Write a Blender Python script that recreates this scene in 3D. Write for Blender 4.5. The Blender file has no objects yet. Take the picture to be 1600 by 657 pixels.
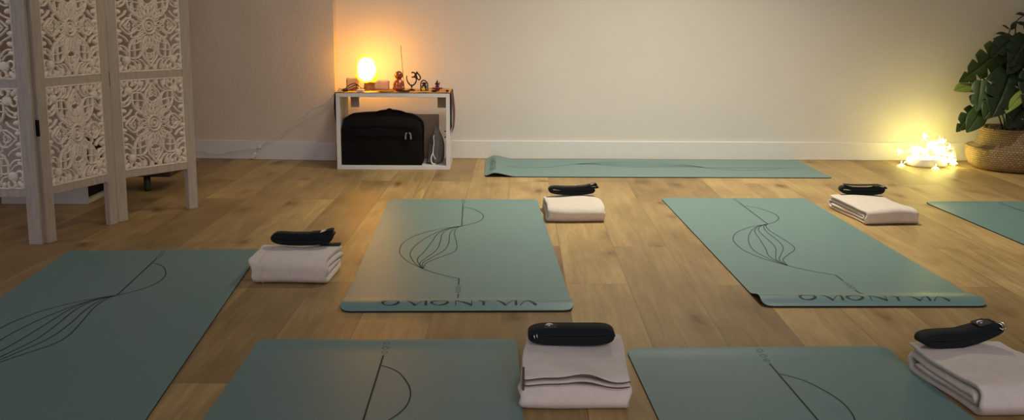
import bpy, math, random
from math import sin, cos, pi, radians as R, sqrt, exp, atan2
from mathutils import Vector as V, Matrix
random.seed(7)
C = bpy.context.scene.collection

# ------------------------------------------------------------------ helpers
class MB:
    """collects geometry for one mesh"""
    def __init__(s): s.v = []; s.f = []; s.m = []; s.sm = []
    def add(s, vs, fs, mi=0, smooth=True):
        o = len(s.v); s.v += [tuple(p) for p in vs]
        for f in fs: s.f.append(tuple(i + o for i in f)); s.m.append(mi); s.sm.append(smooth)
    def box(s, x0, x1, y0, y1, z0, z1, mi=0, bev=0.0, M=None):
        if bev <= 0:
            vs = [(x, y, z) for x in (x0, x1) for y in (y0, y1) for z in (z0, z1)]
            fs = [(0,1,3,2),(4,6,7,5),(0,4,5,1),(2,3,7,6),(0,2,6,4),(1,5,7,3)]
        else:
            b = bev; vs = []; idx = {}
            for i, x in enumerate((x0, x1)):
                for j, y in enumerate((y0, y1)):
                    for k, z in enumerate((z0, z1)):
                        sx, sy, sz = (1 if i == 0 else -1), (1 if j == 0 else -1), (1 if k == 0 else -1)
                        idx[(i,j,k,0)] = len(vs); vs.append((x, y + sy*b, z + sz*b))
                        idx[(i,j,k,1)] = len(vs); vs.append((x + sx*b, y, z + sz*b))
                        idx[(i,j,k,2)] = len(vs); vs.append((x + sx*b, y + sy*b, z))
            fs = []
            for i in (0, 1): fs.append([idx[(i,j,k,0)] for j, k in ((0,0),(1,0),(1,1),(0,1))])
            for j in (0, 1): fs.append([idx[(i,j,k,1)] for i, k in ((0,0),(1,0),(1,1),(0,1))])
            for k in (0, 1): fs.append([idx[(i,j,k,2)] for i, j in ((0,0),(1,0),(1,1),(0,1))])
            for i in (0,1):
                for j in (0,1): fs.append([idx[(i,j,0,0)], idx[(i,j,1,0)], idx[(i,j,1,1)], idx[(i,j,0,1)]])
                for k in (0,1): fs.append([idx[(i,0,k,0)], idx[(i,1,k,0)], idx[(i,1,k,2)], idx[(i,0,k,2)]])
            for j in (0,1):
                for k in (0,1): fs.append([idx[(0,j,k,1)], idx[(1,j,k,1)], idx[(1,j,k,2)], idx[(0,j,k,2)]])
            for i in (0,1):
                for j in (0,1):
                    for k in (0,1): fs.append([idx[(i,j,k,0)], idx[(i,j,k,1)], idx[(i,j,k,2)]])
            c = V(((x0+x1)/2, (y0+y1)/2, (z0+z1)/2)); out = []
            for f in fs:
                p = [V(vs[a]) for a in f]; n = (p[1]-p[0]).cross(p[2]-p[0])
                out.append(tuple(f) if n.dot(sum(p, V())/len(p) - c) > 0 else tuple(reversed(f)))
            fs = out
        if M is not None: vs = [tuple(M @ V(p)) for p in vs]
        s.add(vs, fs, mi, False)
    def tube(s, pts, r, n=8, mi=0, cap=True, closed=False):
        pts = [V(p) for p in pts]; m = len(pts)
        rs = r if isinstance(r, (list, tuple)) else [r]*m
        vs = []; fs = []; prev = None
        for i, p in enumerate(pts):
            if closed: t = pts[(i+1) % m] - pts[i-1]
            else: t = pts[min(i+1, m-1)] - pts[max(i-1, 0)]
            if t.length < 1e-9: t = V((0,0,1))
            t.normalize()
            if prev is None:
                a = V((0,0,1)) if abs(t.z) < .9 else V((1,0,0)); u = t.cross(a).normalized()
            else:
                u = prev - t*prev.dot(t)
                u = u.normalized() if u.length > 1e-6 else t.orthogonal().normalized()
            prev = u; w = t.cross(u)
            for k in range(n):
                a = 2*pi*k/n; vs.append(p + (u*cos(a) + w*sin(a))*rs[i])
        rng = m if closed else m-1
        for i in range(rng):
            for k in range(n):
                a = i*n; b = ((i+1) % m)*n
                fs.append((a+k, a+(k+1) % n, b+(k+1) % n, b+k))
        if cap and not closed:
            fs.append(tuple(range(n-1, -1, -1))); fs.append(tuple((m-1)*n + k for k in range(n)))
        s.add(vs, fs, mi)
    def lathe(s, prof, n=32, c=(0,0,0), mi=0, fn=None, capb=True, capt=True):
        vs = []; fs = []; m = len(prof)
        for i, (r, z) in enumerate(prof):
            for k in range(n):
                a = 2*pi*k/n; rr, dz = (r, 0)
                if fn: rr, dz = fn(r, z, a)
                vs.append((c[0] + rr*cos(a), c[1] + rr*sin(a), c[2] + z + dz))
        for i in range(m-1):
            for k in range(n):
                fs.append((i*n+k, i*n+(k+1) % n, (i+1)*n+(k+1) % n, (i+1)*n+k))
        if capb: fs.append(tuple(range(n-1, -1, -1)))
        if capt: fs.append(tuple((m-1)*n+k for k in range(n)))
        s.add(vs, fs, mi)
    def ball(s, c, r, n=14, mi=0, M=None):
        r = r if isinstance(r, (tuple, list)) else (r, r, r)
        vs = []; fs = []; h = n//2
        for i in range(h+1):
            th = pi*i/h
            for k in range(n):
                a = 2*pi*k/n; p = V((r[0]*sin(th)*cos(a), r[1]*sin(th)*sin(a), r[2]*cos(th)))
                if M: p = M @ p
                vs.append(V(c) + p)
        for i in range(h):
            for k in range(n): fs.append((i*n+k, (i+1)*n+k, (i+1)*n+(k+1) % n, i*n+(k+1) % n))
        s.add(vs, fs, mi)
    def build(s, name, mats, parent=None, loc=(0,0,0), rot=(0,0,0)):
        me = bpy.data.meshes.new(name); me.from_pydata(s.v, [], s.f)
        for m in (mats if isinstance(mats, (list, tuple)) else [mats]): me.materials.append(m)
        me.polygons.foreach_set('material_index', s.m); me.polygons.foreach_set('use_smooth', s.sm)
        me.update()
        o = bpy.data.objects.new(name, me); C.objects.link(o); o.parent = parent
        o.location = loc; o.rotation_euler = rot
        return o

def tag(o, label, cat, group=None, kind=None):
    o['label'] = label; o['category'] = cat
    if group: o['group'] = group
    if kind: o['kind'] = kind
    return o
def thing(name, label, cat, loc=(0,0,0), rz=0, group=None):
    o = bpy.data.objects.new(name, None); C.objects.link(o); o.empty_display_size = .05
    o.location = loc; o.rotation_euler = (0,0,rz)
    return tag(o, label, cat, group)
def struct(o): o['kind'] = 'structure'; return o
def bevel(o, w, seg=2):
    m = o.modifiers.new('Bevel', 'BEVEL'); m.width = w; m.segments = seg; m.limit_method = 'ANGLE'; m.angle_limit = R(40); return o
def subsurf(o, l=1):
    m = o.modifiers.new('Subsurf', 'SUBSURF'); m.levels = l; m.render_levels = l; return o
def smooth_pts(pts, k=6):
    """Catmull-Rom through the points"""
    P = [V(p) for p in pts]; out = []
    for i in range(len(P)-1):
        a = P[max(i-1, 0)]; b = P[i]; c = P[i+1]; d = P[min(i+2, len(P)-1)]
        for j in range(k):
            t = j/k
            out.append(.5*((2*b) + (c-a)*t + (2*a-5*b+4*c-d)*t*t + (3*b-a-3*c+d)*t**3))
    out.append(P[-1]); return out
def sstep(a, b, x):
    t = max(0, min(1, (x-a)/(b-a))); return t*t*(3-2*t)

# ------------------------------------------------------------------ materials
def new_mat(name):
    m = bpy.data.materials.new(name); m.use_nodes = True; nt = m.node_tree
    return m, nt, nt.nodes['Principled BSDF']
def N(nt, typ, **kw):
    n = nt.nodes.new(typ)
    for k, v in kw.items():
        if k in n.inputs: n.inputs[k].default_value = v
        else: setattr(n, k, v)
    return n
def setin(b, **kw):
    for k, v in kw.items():
        k = k.replace('_', ' ')
        if k in b.inputs: b.inputs[k].default_value = v
def ramp(nt, stops):
    r = nt.nodes.new('ShaderNodeValToRGB'); e = r.color_ramp.elements
    while len(e) < len(stops): e.new(.5)
    for i, (p, c) in enumerate(stops): e[i].position = p; e[i].color = (*c, 1) if len(c) == 3 else c
    return r
def simple(name, col, rough=.6, metal=0.0, var=.12, scale=20, bump=.0, bscale=200, stretch=(1,1,1), **kw):
    m, nt, b = new_mat(name); L = nt.links
    tc = N(nt, 'ShaderNodeTexCoord'); mp = N(nt, 'ShaderNodeMapping'); mp.inputs['Scale'].default_value = stretch
    L.new(tc.outputs['Object'], mp.inputs['Vector'])
    no = N(nt, 'ShaderNodeTexNoise', Scale=scale, Detail=4.0); L.new(mp.outputs[0], no.inputs['Vector'])
    r = ramp(nt, [(.25, tuple(c*(1-var) for c in col)), (.75, tuple(min(1, c*(1+var)) for c in col))])
    L.new(no.outputs['Fac'], r.inputs[0]); L.new(r.outputs[0], b.inputs['Base Color'])
    setin(b, Roughness=rough, Metallic=metal, **kw)
    if bump > 0:
        n2 = N(nt, 'ShaderNodeTexNoise', Scale=bscale, Detail=3.0); L.new(mp.outputs[0], n2.inputs['Vector'])
        bp = N(nt, 'ShaderNodeBump', Strength=bump, Distance=.002); L.new(n2.outputs['Fac'], bp.inputs['Height'])
        L.new(bp.outputs[0], b.inputs['Normal'])
    return m

def floor_material():
    m, nt, b = new_mat('oak_planks'); L = nt.links
    tc = N(nt, 'ShaderNodeTexCoord'); mp = N(nt, 'ShaderNodeMapping')
    mp.inputs['Rotation'].default_value = (0, 0, R(91.2)); mp.inputs['Location'].default_value = (.3, .045, 0)
    L.new(tc.outputs['Object'], mp.inputs['Vector'])
    br = N(nt, 'ShaderNodeTexBrick'); br.offset = .37; br.offset_frequency = 2
    for k, v in {'Scale': 1.0, 'Mortar Size': .0012, 'Mortar Smooth': .3, 'Bias': 0.0, 'Brick Width': 1.5, 'Row Height': .2}.items(): br.inputs[k].default_value = v
    br.inputs['Color1'].default_value = (0,0,0,1); br.inputs['Color2'].default_value = (1,1,1,1); br.inputs['Mortar'].default_value = (.5,.5,.5,1)
    L.new(mp.outputs[0], br.inputs['Vector'])
    # shift the grain per plank
    sep = N(nt, 'ShaderNodeVectorMath', operation='MULTIPLY_ADD'); L.new(br.outputs['Color'], sep.inputs[0])
    sep.inputs[1].default_value = (7, 3, 5); L.new(mp.outputs[0], sep.inputs[2])
    g = N(nt, 'ShaderNodeMapping'); g.inputs['Scale'].default_value = (1.5, 24, 1); L.new(sep.outputs[0], g.inputs['Vector'])
    n1 = N(nt, 'ShaderNodeTexNoise', Scale=1.7, Detail=8.0, Roughness=.66, Distortion=1.1); L.new(g.outputs[0], n1.inputs['Vector'])
    g2 = N(nt, 'ShaderNodeMapping'); g2.inputs['Scale'].default_value = (1.0, 2.6, 1); L.new(sep.outputs[0], g2.inputs['Vector'])
    n2 = N(nt, 'ShaderNodeTexNoise', Scale=2.2, Detail=3.0); L.new(g2.outputs[0], n2.inputs['Vector'])
    r1 = ramp(nt, [(.2, (.275,.175,.070)), (.5, (.385,.262,.110)), (.8, (.50,.355,.165))]); L.new(n1.outputs['Fac'], r1.inputs[0])
    mixp = N(nt, 'ShaderNodeMix', data_type='RGBA', blend_type='MULTIPLY'); mixp.inputs['Factor'].default_value = 1
    rp = ramp(nt, [(0, (.72,.70,.68)), (.5, (.97,.96,.95)), (1, (1.2,1.21,1.21))]); L.new(br.outputs['Color'], rp.inputs[0])
    L.new(r1.outputs[0], mixp.inputs['A']); L.new(rp.outputs[0], mixp.inputs['B'])
    mix2 = N(nt, 'ShaderNodeMix', data_type='RGBA', blend_type='MULTIPLY'); mix2.inputs['Factor'].default_value = 1
    r2 = ramp(nt, [(.3, (.78,.76,.73)), (.62, (1.06,1.06,1.06))]); L.new(n2.outputs['Fac'], r2.inputs[0])
    L.new(mixp.outputs['Result'], mix2.inputs['A']); L.new(r2.outputs[0], mix2.inputs['B'])
    # knots
    g3 = N(nt, 'ShaderNodeMapping'); g3.inputs['Scale'].default_value = (2.4, 5.5, 1); L.new(sep.outputs[0], g3.inputs['Vector'])
    nd = N(nt, 'ShaderNodeTexNoise', Scale=3.0); L.new(g3.outputs[0], nd.inputs['Vector'])
    ad = N(nt, 'ShaderNodeVectorMath', operation='MULTIPLY_ADD'); L.new(nd.outputs['Color'], ad.inputs[0]); ad.inputs[1].default_value = (.35,.35,0); L.new(g3.outputs[0], ad.inputs[2])
    vo = N(nt, 'ShaderNodeTexVoronoi', Scale=1.0, Randomness=1.0); L.new(ad.outputs[0], vo.inputs['Vector'])
    rk = ramp(nt, [(0, (.36,.30,.24)), (.06, (.50,.44,.38)), (.16, (.82,.79,.76)), (.32, (1,1,1))]); L.new(vo.outputs['Distance'], rk.inputs[0])
    mix3 = N(nt, 'ShaderNodeMix', data_type='RGBA', blend_type='MULTIPLY'); mix3.inputs['Factor'].default_value = 1
    L.new(mix2.outputs['Result'], mix3.inputs['A']); L.new(rk.outputs[0], mix3.inputs['B'])
    # seams
    mix4 = N(nt, 'ShaderNodeMix', data_type='RGBA'); L.new(br.outputs['Fac'], mix4.inputs['Factor'])
    L.new(mix3.outputs['Result'], mix4.inputs['A']); mix4.inputs['B'].default_value = (.21,.135,.068,1)
    L.new(mix4.outputs['Result'], b.inputs['Base Color'])
    rr = ramp(nt, [(.3, (.40,)*3), (.7, (.54,)*3)]); L.new(n1.outputs['Fac'], rr.inputs[0]); L.new(rr.outputs[0], b.inputs['Roughness'])
    bp = N(nt, 'ShaderNodeBump', Strength=.12, Distance=.002); L.new(n1.outputs['Fac'], bp.inputs['Height']); L.new(bp.outputs[0], b.inputs['Normal'])
    setin(b, Specular_IOR_Level=.25)
    return m

M = {}
M['floor'] = floor_material()
M['wall'] = simple('matte_wall_paint', (.72,.67,.60), .9, var=.02, scale=3, bump=.12, bscale=180)
M['plaster'] = simple('rough_plaster', (.74,.63,.50), .92, var=.04, scale=6, bump=.6, bscale=75, stretch=(1,1,.6))
M['ceil'] = simple('ceiling_paint', (.75,.73,.70), .95, var=.01)
M['trim'] = simple('white_skirting_paint', (.78,.75,.70), .5, var=.02)
M['mat'] = simple('teal_rubber', (.146,.255,.240), .40, var=.05, scale=260, bump=.15, bscale=900, Specular_IOR_Level=.35)
M['mat_edge'] = simple('black_rubber', (.008,.010,.011), .8)
M['print'] = simple('engraved_print', (.012,.022,.022), .7)
M['print_soft'] = simple('faint_print', (.055,.105,.10), .6)
M['blanket'] = simple('cotton_fleece', (.70,.615,.52), .95, var=.06, scale=35, bump=.5, bscale=420, Sheen_Weight=.25)
M['hem'] = simple('brown_stitching', (.10,.06,.05), .9)
M['webbing'] = simple('black_webbing', (.011,.015,.016), .75, var=.3, scale=300, bump=.6, bscale=500, Specular_IOR_Level=.3)
M['steel'] = simple('polished_steel', (.75,.75,.74), .22, 1.0, var=.05)
M['tagbrown'] = simple('woven_tag', (.05,.04,.035), .8)
M['logo'] = simple('white_thread', (.75,.75,.72), .7)
M['whitebox'] = simple('white_lacquer', (.74,.72,.69), .38, var=.02)
M['bracket'] = simple('grey_bracket', (.80,.74,.62), .6)
M['screen'] = simple('whitewashed_wood', (.46,.395,.325), .8, var=.16, scale=14, bump=.35, bscale=60, stretch=(6,6,.7))
M['carving'] = simple('whitewashed_carving', (.80,.71,.59), .82, var=.14, scale=60, bump=.3, bscale=150)
M['hinge'] = simple('black_iron', (.012,.012,.013), .5, .6)
M['bag'] = simple('black_nylon', (.0045,.0038,.0032), .85, var=.3, scale=40, bump=.4, bscale=500, Specular_IOR_Level=.2)
M['pull'] = simple('grey_cord', (.20,.19,.18), .5)
M['pouch'] = simple('grey_cloth', (.17,.16,.15), .95, var=.1, bump=.4, bscale=300)
M['whitecord'] = simple('white_cord', (.80,.78,.74), .5)
M['gold'] = simple('orange_silk', (.62,.30,.06), .6, var=.15, scale=30, bump=.2)
M['red'] = simple('dark_red_silk', (.09,.014,.010), .65, var=.4, scale=60, bump=.2)
M['wood_base'] = simple('lamp_base_wood', (.35,.15,.05), .5, var=.2, stretch=(1,1,6))
M['peach'] = simple('rose_salt', (.74,.47,.33), .5, var=.12, scale=30, bump=.4, bscale=60)
M['black_cable'] = simple('black_cable', (.014,.013,.013), .45)
M['copper'] = simple('copper_glaze', (.42,.14,.07), .28, .55, var=.15)
M['iron'] = simple('dark_cast_iron', (.022,.016,.014), .5, .5)
M['darkfig'] = simple('dark_bronze', (.035,.026,.016), .4, .6, var=.3)
M['yellow'] = simple('yellow_garland', (.65,.50,.05), .7, var=.2)
M['redlotus'] = simple('red_lotus', (.24,.025,.035), .6, var=.3)
M['pinkpetal'] = simple('pale_pink', (.55,.33,.28), .6)
M['brass'] = simple('gold_tray', (.62,.40,.08), .35, .8)
M['blackdish'] = simple('black_dish', (.012,.012,.014), .3)
M['stick'] = simple('incense', (.09,.06,.04), .9)
M['card'] = simple('brown_cardboard', (.52,.40,.27), .9)
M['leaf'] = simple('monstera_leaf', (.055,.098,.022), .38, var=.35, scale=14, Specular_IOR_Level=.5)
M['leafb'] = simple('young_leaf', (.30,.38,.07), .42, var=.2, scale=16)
M['leafd'] = simple('shaded_leaf', (.022,.044,.018), .45, var=.3, scale=14)  # darker copy of the leaf green, with shade put into its colour
M['stem'] = simple('green_stem', (.05,.085,.03), .5)
M['soil'] = simple('potting_soil', (.03,.02,.014), .95, bump=.8, bscale=120)
M['greenleg'] = simple('dark_green_paint', (.030,.050,.034), .5)
M['darkwood'] = simple('dark_wood', (.035,.022,.014), .6, stretch=(1,6,1))
M['wire'] = simple('pale_wire', (.72,.66,.40), .5)
M['puck'] = simple('white_lamp_base', (.72,.69,.62), .45)

def basket_material():
    m, nt, b = new_mat('woven_seagrass'); L = nt.links
    tc = N(nt, 'ShaderNodeTexCoord'); sx = N(nt, 'ShaderNodeSeparateXYZ'); L.new(tc.outputs['Object'], sx.inputs[0])
    at = N(nt, 'ShaderNodeMath', operation='ARCTAN2'); L.new(sx.outputs[1], at.inputs[0]); L.new(sx.outputs[0], at.inputs[1])
    cb = N(nt, 'ShaderNodeCombineXYZ'); L.new(at.outputs[0], cb.inputs[0]); L.new(sx.outputs[2], cb.inputs[1])
    mp = N(nt, 'ShaderNodeMapping'); mp.inputs['Scale'].default_value = (14, 60, 1); L.new(cb.outputs[0], mp.inputs[0])
    br = N(nt, 'ShaderNodeTexBrick'); br.inputs['Scale'].default_value = 1; br.inputs['Mortar Size'].default_value = .09; br.inputs['Mortar Smooth'].default_value = 1
    br.inputs['Brick Width'].default_value = 1.0; br.inputs['Row Height'].default_value = .7
    br.inputs['Color1'].default_value = (.30,.20,.095,1); br.inputs['Color2'].default_value = (.40,.28,.14,1); br.inputs['Mortar'].default_value = (.16,.10,.045,1)
    L.new(mp.outputs[0], br.inputs['Vector']); L.new(br.outputs['Color'], b.inputs['Base Color'])
    bp = N(nt, 'ShaderNodeBump', Strength=.8, Distance=.006); bp.invert = True; L.new(br.outputs['Fac'], bp.inputs['Height']); L.new(bp.outputs[0], b.inputs['Normal'])
    setin(b, Roughness=.85); return m
M['basket'] = basket_material()

def emit(name, col, strength, base=(.8,.7,.5)):
    m, nt, b = new_mat(name); setin(b, Roughness=.5)
    b.inputs['Base Color'].default_value = (*base, 1)
    b.inputs['Emission Color'].default_value = (*col, 1); b.inputs['Emission Strength'].default_value = strength
    return m
M['flower'] = emit('lit_flower', (1.0,.92,.27), 12)
def salt_material():
    m, nt, b = new_mat('glowing_salt'); L = nt.links
    tc = N(nt, 'ShaderNodeTexCoord'); mp = N(nt, 'ShaderNodeMapping'); mp.inputs['Scale'].default_value = (15.0, 3.0, 11.5); mp.inputs['Location'].default_value = (0, 0, -1.33)
    L.new(tc.outputs['Object'], mp.inputs[0])
    # thicker salt away from the bulb dims and reddens the glow: distance from the bulb axis in salt's own space
    ln = N(nt, 'ShaderNodeVectorMath', operation='LENGTH'); L.new(mp.outputs[0], ln.inputs[0])
    no = N(nt, 'ShaderNodeTexNoise', Scale=28.0, Detail=3.0); L.new(tc.outputs['Object'], no.inputs['Vector'])
    ad = N(nt, 'ShaderNodeMath', operation='MULTIPLY_ADD'); L.new(no.outputs['Fac'], ad.inputs[0]); ad.inputs[1].default_value = .25; L.new(ln.outputs['Value'], ad.inputs[2])
    r = ramp(nt, [(.55, (1.0,.37,.05)), (.85, (1.0,.50,.04)), (1.0, (1.0,.66,.02))]); L.new(ad.outputs[0], r.inputs[0])
    rs = N(nt, 'ShaderNodeMapRange'); L.new(ad.outputs[0], rs.inputs['Value'])
    for k, v in {'From Min': .50, 'From Max': .98, 'To Min': 72, 'To Max': 1.25}.items(): rs.inputs[k].default_value = v
    L.new(r.outputs[0], b.inputs['Emission Color']); L.new(rs.outputs[0], b.inputs['Emission Strength'])
    b.inputs['Base Color'].default_value = (.8,.4,.2,1); return m
M['salt'] = salt_material()

# ------------------------------------------------------------------ the room
WY = 6.215
mb = MB(); mb.box(-3.7, 3.7, -1.6, 6.5, -.1, 0); struct(mb.build('floor', M['floor']))
mb = MB(); mb.box(-.926, 3.7, WY, WY+.15, 0, 2.6); struct(mb.build('wall_back', M['wall']))
mb = MB()
def prism(mb, poly, z0, z1, mi=0):
    n = len(poly); vs = [(x, y, z0) for x, y in poly] + [(x, y, z1) for x, y in poly]
    fs = [(i, (i+1) % n, n+(i+1) % n, n+i) for i in range(n)] + [tuple(range(n-1, -1, -1)), tuple(range(n, 2*n))]
    mb.add(vs, fs, mi, False)
LW = lambda x: 6.088 - .098*(x + .926)          # face of the left-hand skirting
prism(mb, [(-3.6, LW(-3.6)+.012), (-.926, 6.100), (-.926, 6.36), (-3.6, 6.6)], 0, 2.6); struct(mb.build('wall_left', M['plaster']))
mb = MB(); mb.box(-3.75, -3.6, -1.6, 6.6, 0, 2.6); struct(mb.build('wall_side', M['wall']))
mb = MB(); mb.box(3.45, 3.6, -1.6, 6.4, 0, 2.6); struct(mb.build('wall_right', M['wall']))
mb = MB(); mb.box(-3.75, 3.7, -1.6, 6.6, 2.6, 2.7); struct(mb.build('ceiling', M['ceil']))
mb = MB(); mb.box(-.93, 3.45, WY-.012, WY, 0, .108, bev=.003); struct(mb.build('baseboard_back', M['trim']))
mb = MB(); prism(mb, [(-3.6, LW(-3.6)), (-.926, 6.088), (-.926, 6.101), (-3.6, LW(-3.6)+.013)], 0, .108); struct(bevel(mb.build('baseboard_left', M['trim']), .003))

# ------------------------------------------------------------------ yoga mats
ML, MW, TH = 1.838, .68, .0045
def mat_h(v, hump, lip, u=0):
    z = 0
    if hump:
        # the end that was rolled stands up in a low wave and drops to the floor at its edge
        z += hump*sstep(1.67, 1.788, v)*(1 - .93*sstep(1.788, 1.840, v))
    if lip: z += lip*(1-sstep(0, .07, v))
    return z
PAT = {
 'arc': [(.002,.19),(.03,.215),(.055,.254),(.081,.335),(.089,.406),(.08,.482),(.047,.554),(.001,.608)],
 'p1': [(0,.608),(-.079,.66),(-.164,.767),(-.213,.908),(-.22,1.055),(-.203,1.152),(-.17,1.244),(-.123,1.327)],
 'p2': [(0,.608),(-.064,.667),(-.128,.815),(-.167,.969),(-.179,1.083),(-.172,1.165),(-.151,1.257),(-.124,1.325)],
 'p3': [(0,.608),(-.051,.657),(-.09,.751),(-.108,.894),(-.13,1.07),(-.147,1.166),(-.145,1.231),(-.126,1.322)],
 'p4': [(0,.608),(-.044,.657),(-.073,.751),(-.078,.909),(-.087,1.042),(-.119,1.166),(-.137,1.244),(-.124,1.325)],
 'p5': [(0,.608),(-.03,.657),(-.045,.767),(-.045,.909),(-.058,1.042),(-.101,1.166),(-.127,1.241),(-.123,1.325)],
 'p6': [(0,.608),(-.019,.65),(-.027,.751),(-.017,.91),(-.014,1.014),(-.028,1.085),(-.076,1.166),(-.114,1.241),(-.122,1.325)],
 'tail': [(-.123,1.327),(-.081,1.385),(-.045,1.423),(0,1.46)]}
def make_mat(loc, rot, hump, lip, label, twist=0, tail=True):
    mb = MB()
    vs_ = sorted(set([0,.003,.008,.014,.022,.032,.05,.075,.11,.18,.3,.5,.75,1,1.25,1.5,1.6] + [1.64+.01*i for i in range(16)] + [1.798,1.808,1.816,1.822,1.830,1.835,1.838]))
    nu = 13; rows = []; rr = .032
    def hw(v):
        d = min(v, ML-v)
        return MW/2 - (rr - sqrt(max(0, rr*rr - (rr-d)**2)) if d < rr else 0)
    def P(u, v, off): 
        h = mat_h(v, hump, lip)*(1 + twist*u/MW*2)
        return (u, -v, h + off)
    top = []; bot = []
    for v in vs_:
        w = hw(v); us = [w*(-1 + 2*i/(nu-1)) for i in range(nu)]
        top.append([P(u, v, TH) for u in us]); bot.append([P(u, v, .0004) for u in us])
    nr = len(vs_); flat = [p for r in top for p in r] + [p for r in bot for p in r]; o = nr*nu
    T = []; S = []
    for i in range(nr-1):
        for j in range(nu-1):
            a = i*nu+j; T.append((a, a+nu, a+nu+1, a+1)); S.append((o+a, o+a+1, o+a+nu+1, o+a+nu))
        a = i*nu; S.append((a, o+a, o+a+nu, a+nu)); a = i*nu+nu-1; S.append((a, a+nu, o+a+nu, o+a))
    for j in range(nu-1):
        S.append((j, j+1, o+j+1, o+j)); a = (nr-1)*nu+j; S.append((a, o+a, o+a+1, a+1))
    mb.add(flat[:o], T, 0, True); mb.add(flat, S, 1, False)
    # printed drawing, thin strips lying on the surface
    def strip(pts, w, mi=2, k=8, sm=True):
        pts = [V((p[0], p[1], 0)) for p in pts]
        q = smooth_pts(pts, k) if sm else [pts[0].lerp(pts[-1], i/12) for i in range(13)]
        vs = []
        for i, p in enumerate(q):
            t = (q[min(i+1, len(q)-1)] - q[max(i-1, 0)]).normalized(); n = V((-t.y, t.x, 0))
            ww = w[0] + (w[1]-w[0])*i/(len(q)-1) if isinstance(w, tuple) else w
            for s in (-1, 1):
                e = p + n*ww/2*s; vs.append(P(e.x, e.y, TH + .0006))
        mb.add(vs, [(2*i, 2*i+2, 2*i+3, 2*i+1) for i in range(len(q)-1)], mi, False)
        mb.f[-(len(q)-1):] = [f if (V(mb.v[f[1]])-V(mb.v[f[0]])).cross(V(mb.v[f[2]])-V(mb.v[f[0]])).z > 0 else tuple(reversed(f)) for f in mb.f[-(len(q)-1):]]
    strip([(0,.115),(0,.61)], .0042, sm=False)
    strip(PAT['arc'], .0032)
    for n in ('p1','p2','p3','p4','p5','p6'): strip(PAT[n], .0030)
    if tail: strip(PAT['tail'], .0030)
    if tail: strip([(0,1.458),(0,1.54)], .0045, sm=False)
    if tail: strip([(0,1.652),(0,1.722)], .0045, sm=False)
    for vc in (.025,.057,.090): strip([(.0075*cos(a), vc+.0085*sin(a)) for a in [2*pi*i/12 for i in range(13)]], .0022, 3, 2)
    for vc in () if not tail else (1.569,1.596,1.624): strip([(.0075*cos(a), vc+.0085*sin(a)) for a in [2*pi*i/12 for i in range(13)]], .0022, 3, 2)
    # the word OMONYMA in stroke letters across the waved end
    t0, t1 = 1.779, 1.811; mid = (t0+t1)/2; hh = (t1-t0)/2
    def O(u0, u1):
        c = (u0+u1)/2; r = (u1-u0)/2
        for k in range(24):
            a, b_ = 2*pi*k/24, 2*pi*(k+1)/24
            vs = []
            for ang in (a, b_):
                th = .0028 + .0062*abs(cos(ang - .35))**1.5
                for f in (0, th): vs.append(P(c + (r-f)*cos(ang), mid + (hh-f*.7)*sin(ang), TH+.0007))
            mb.add(vs, [(0,2,3,1)], 2, False)
    def line(a, b, w): strip([a, b], w, sm=False)
    O(-.223, -.168)
    for u0 in (-.149, .115):
        line((u0, t0), (u0+.027, t1), (.003,.008)); line((u0+.027, t1), (u0+.050, t0), .002); line((u0+.057, t0), (u0+.057, t1), .0075)
    O(-.08, -.024)
    line((-.005, t1), (-.005, t0), .0025); line((-.005, t0), (.042, t1), (.004,.008)); line((.042, t1), (.042, t0), .0025)
    line((.061, t0), (.077, mid-.004), (.003,.007)); line((.095, t0), (.077, mid-.004), .0022); line((.077, mid-.006), (.077, t1), .0075)
    line((.183, t1), (.206, t0), .0025); line((.206, t0), (.231, t1), (.004,.009))
    o = mb.build('yoga_mat', [M['mat'], M['mat_edge'], M['print'], M['print_soft']], None, loc, (0,0,rot))
    tag(o, label, 'yoga mat', 'teal yoga mats laid out on the floor'); return o
make_mat((-.1525, 4.801, 0), .0219, .0150, .002, 'teal yoga mat in the middle with printed OMONYMA lettering facing straight on')
make_mat((1.108, 4.8626, 0), .0124, .0165, .002, 'teal yoga mat whose lettered end rises in a wave, right of the middle mat', -.25)
make_mat((-1.190, 3.732, 0), .0676, 0, .003, 'dark teal yoga mat at the left in front of the folding screen', tail=False)
make_mat((-.2838, 2.6738, 0), .0061, 0, .006, 'front teal yoga mat left of the blanket with a dark stitched hem')
make_mat((.6755, 2.6166, 0), .028, 0, .006, 'front greenish yoga mat between the two nearest folded blankets')
make_mat((2.3172, 4.8012, 0), .020, 0, .003, 'teal yoga mat cut by the right edge, in front of the plant basket')
make_mat((1.775, 5.846, 0), -pi/2 + .003, .019, 0, 'teal yoga mat lying crosswise along the skirting of the back wall')
make_mat((1.395+.34, 2.701, 0), .03, 0, .003, 'teal yoga mat mostly hidden beyond the right front blanket')

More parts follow.
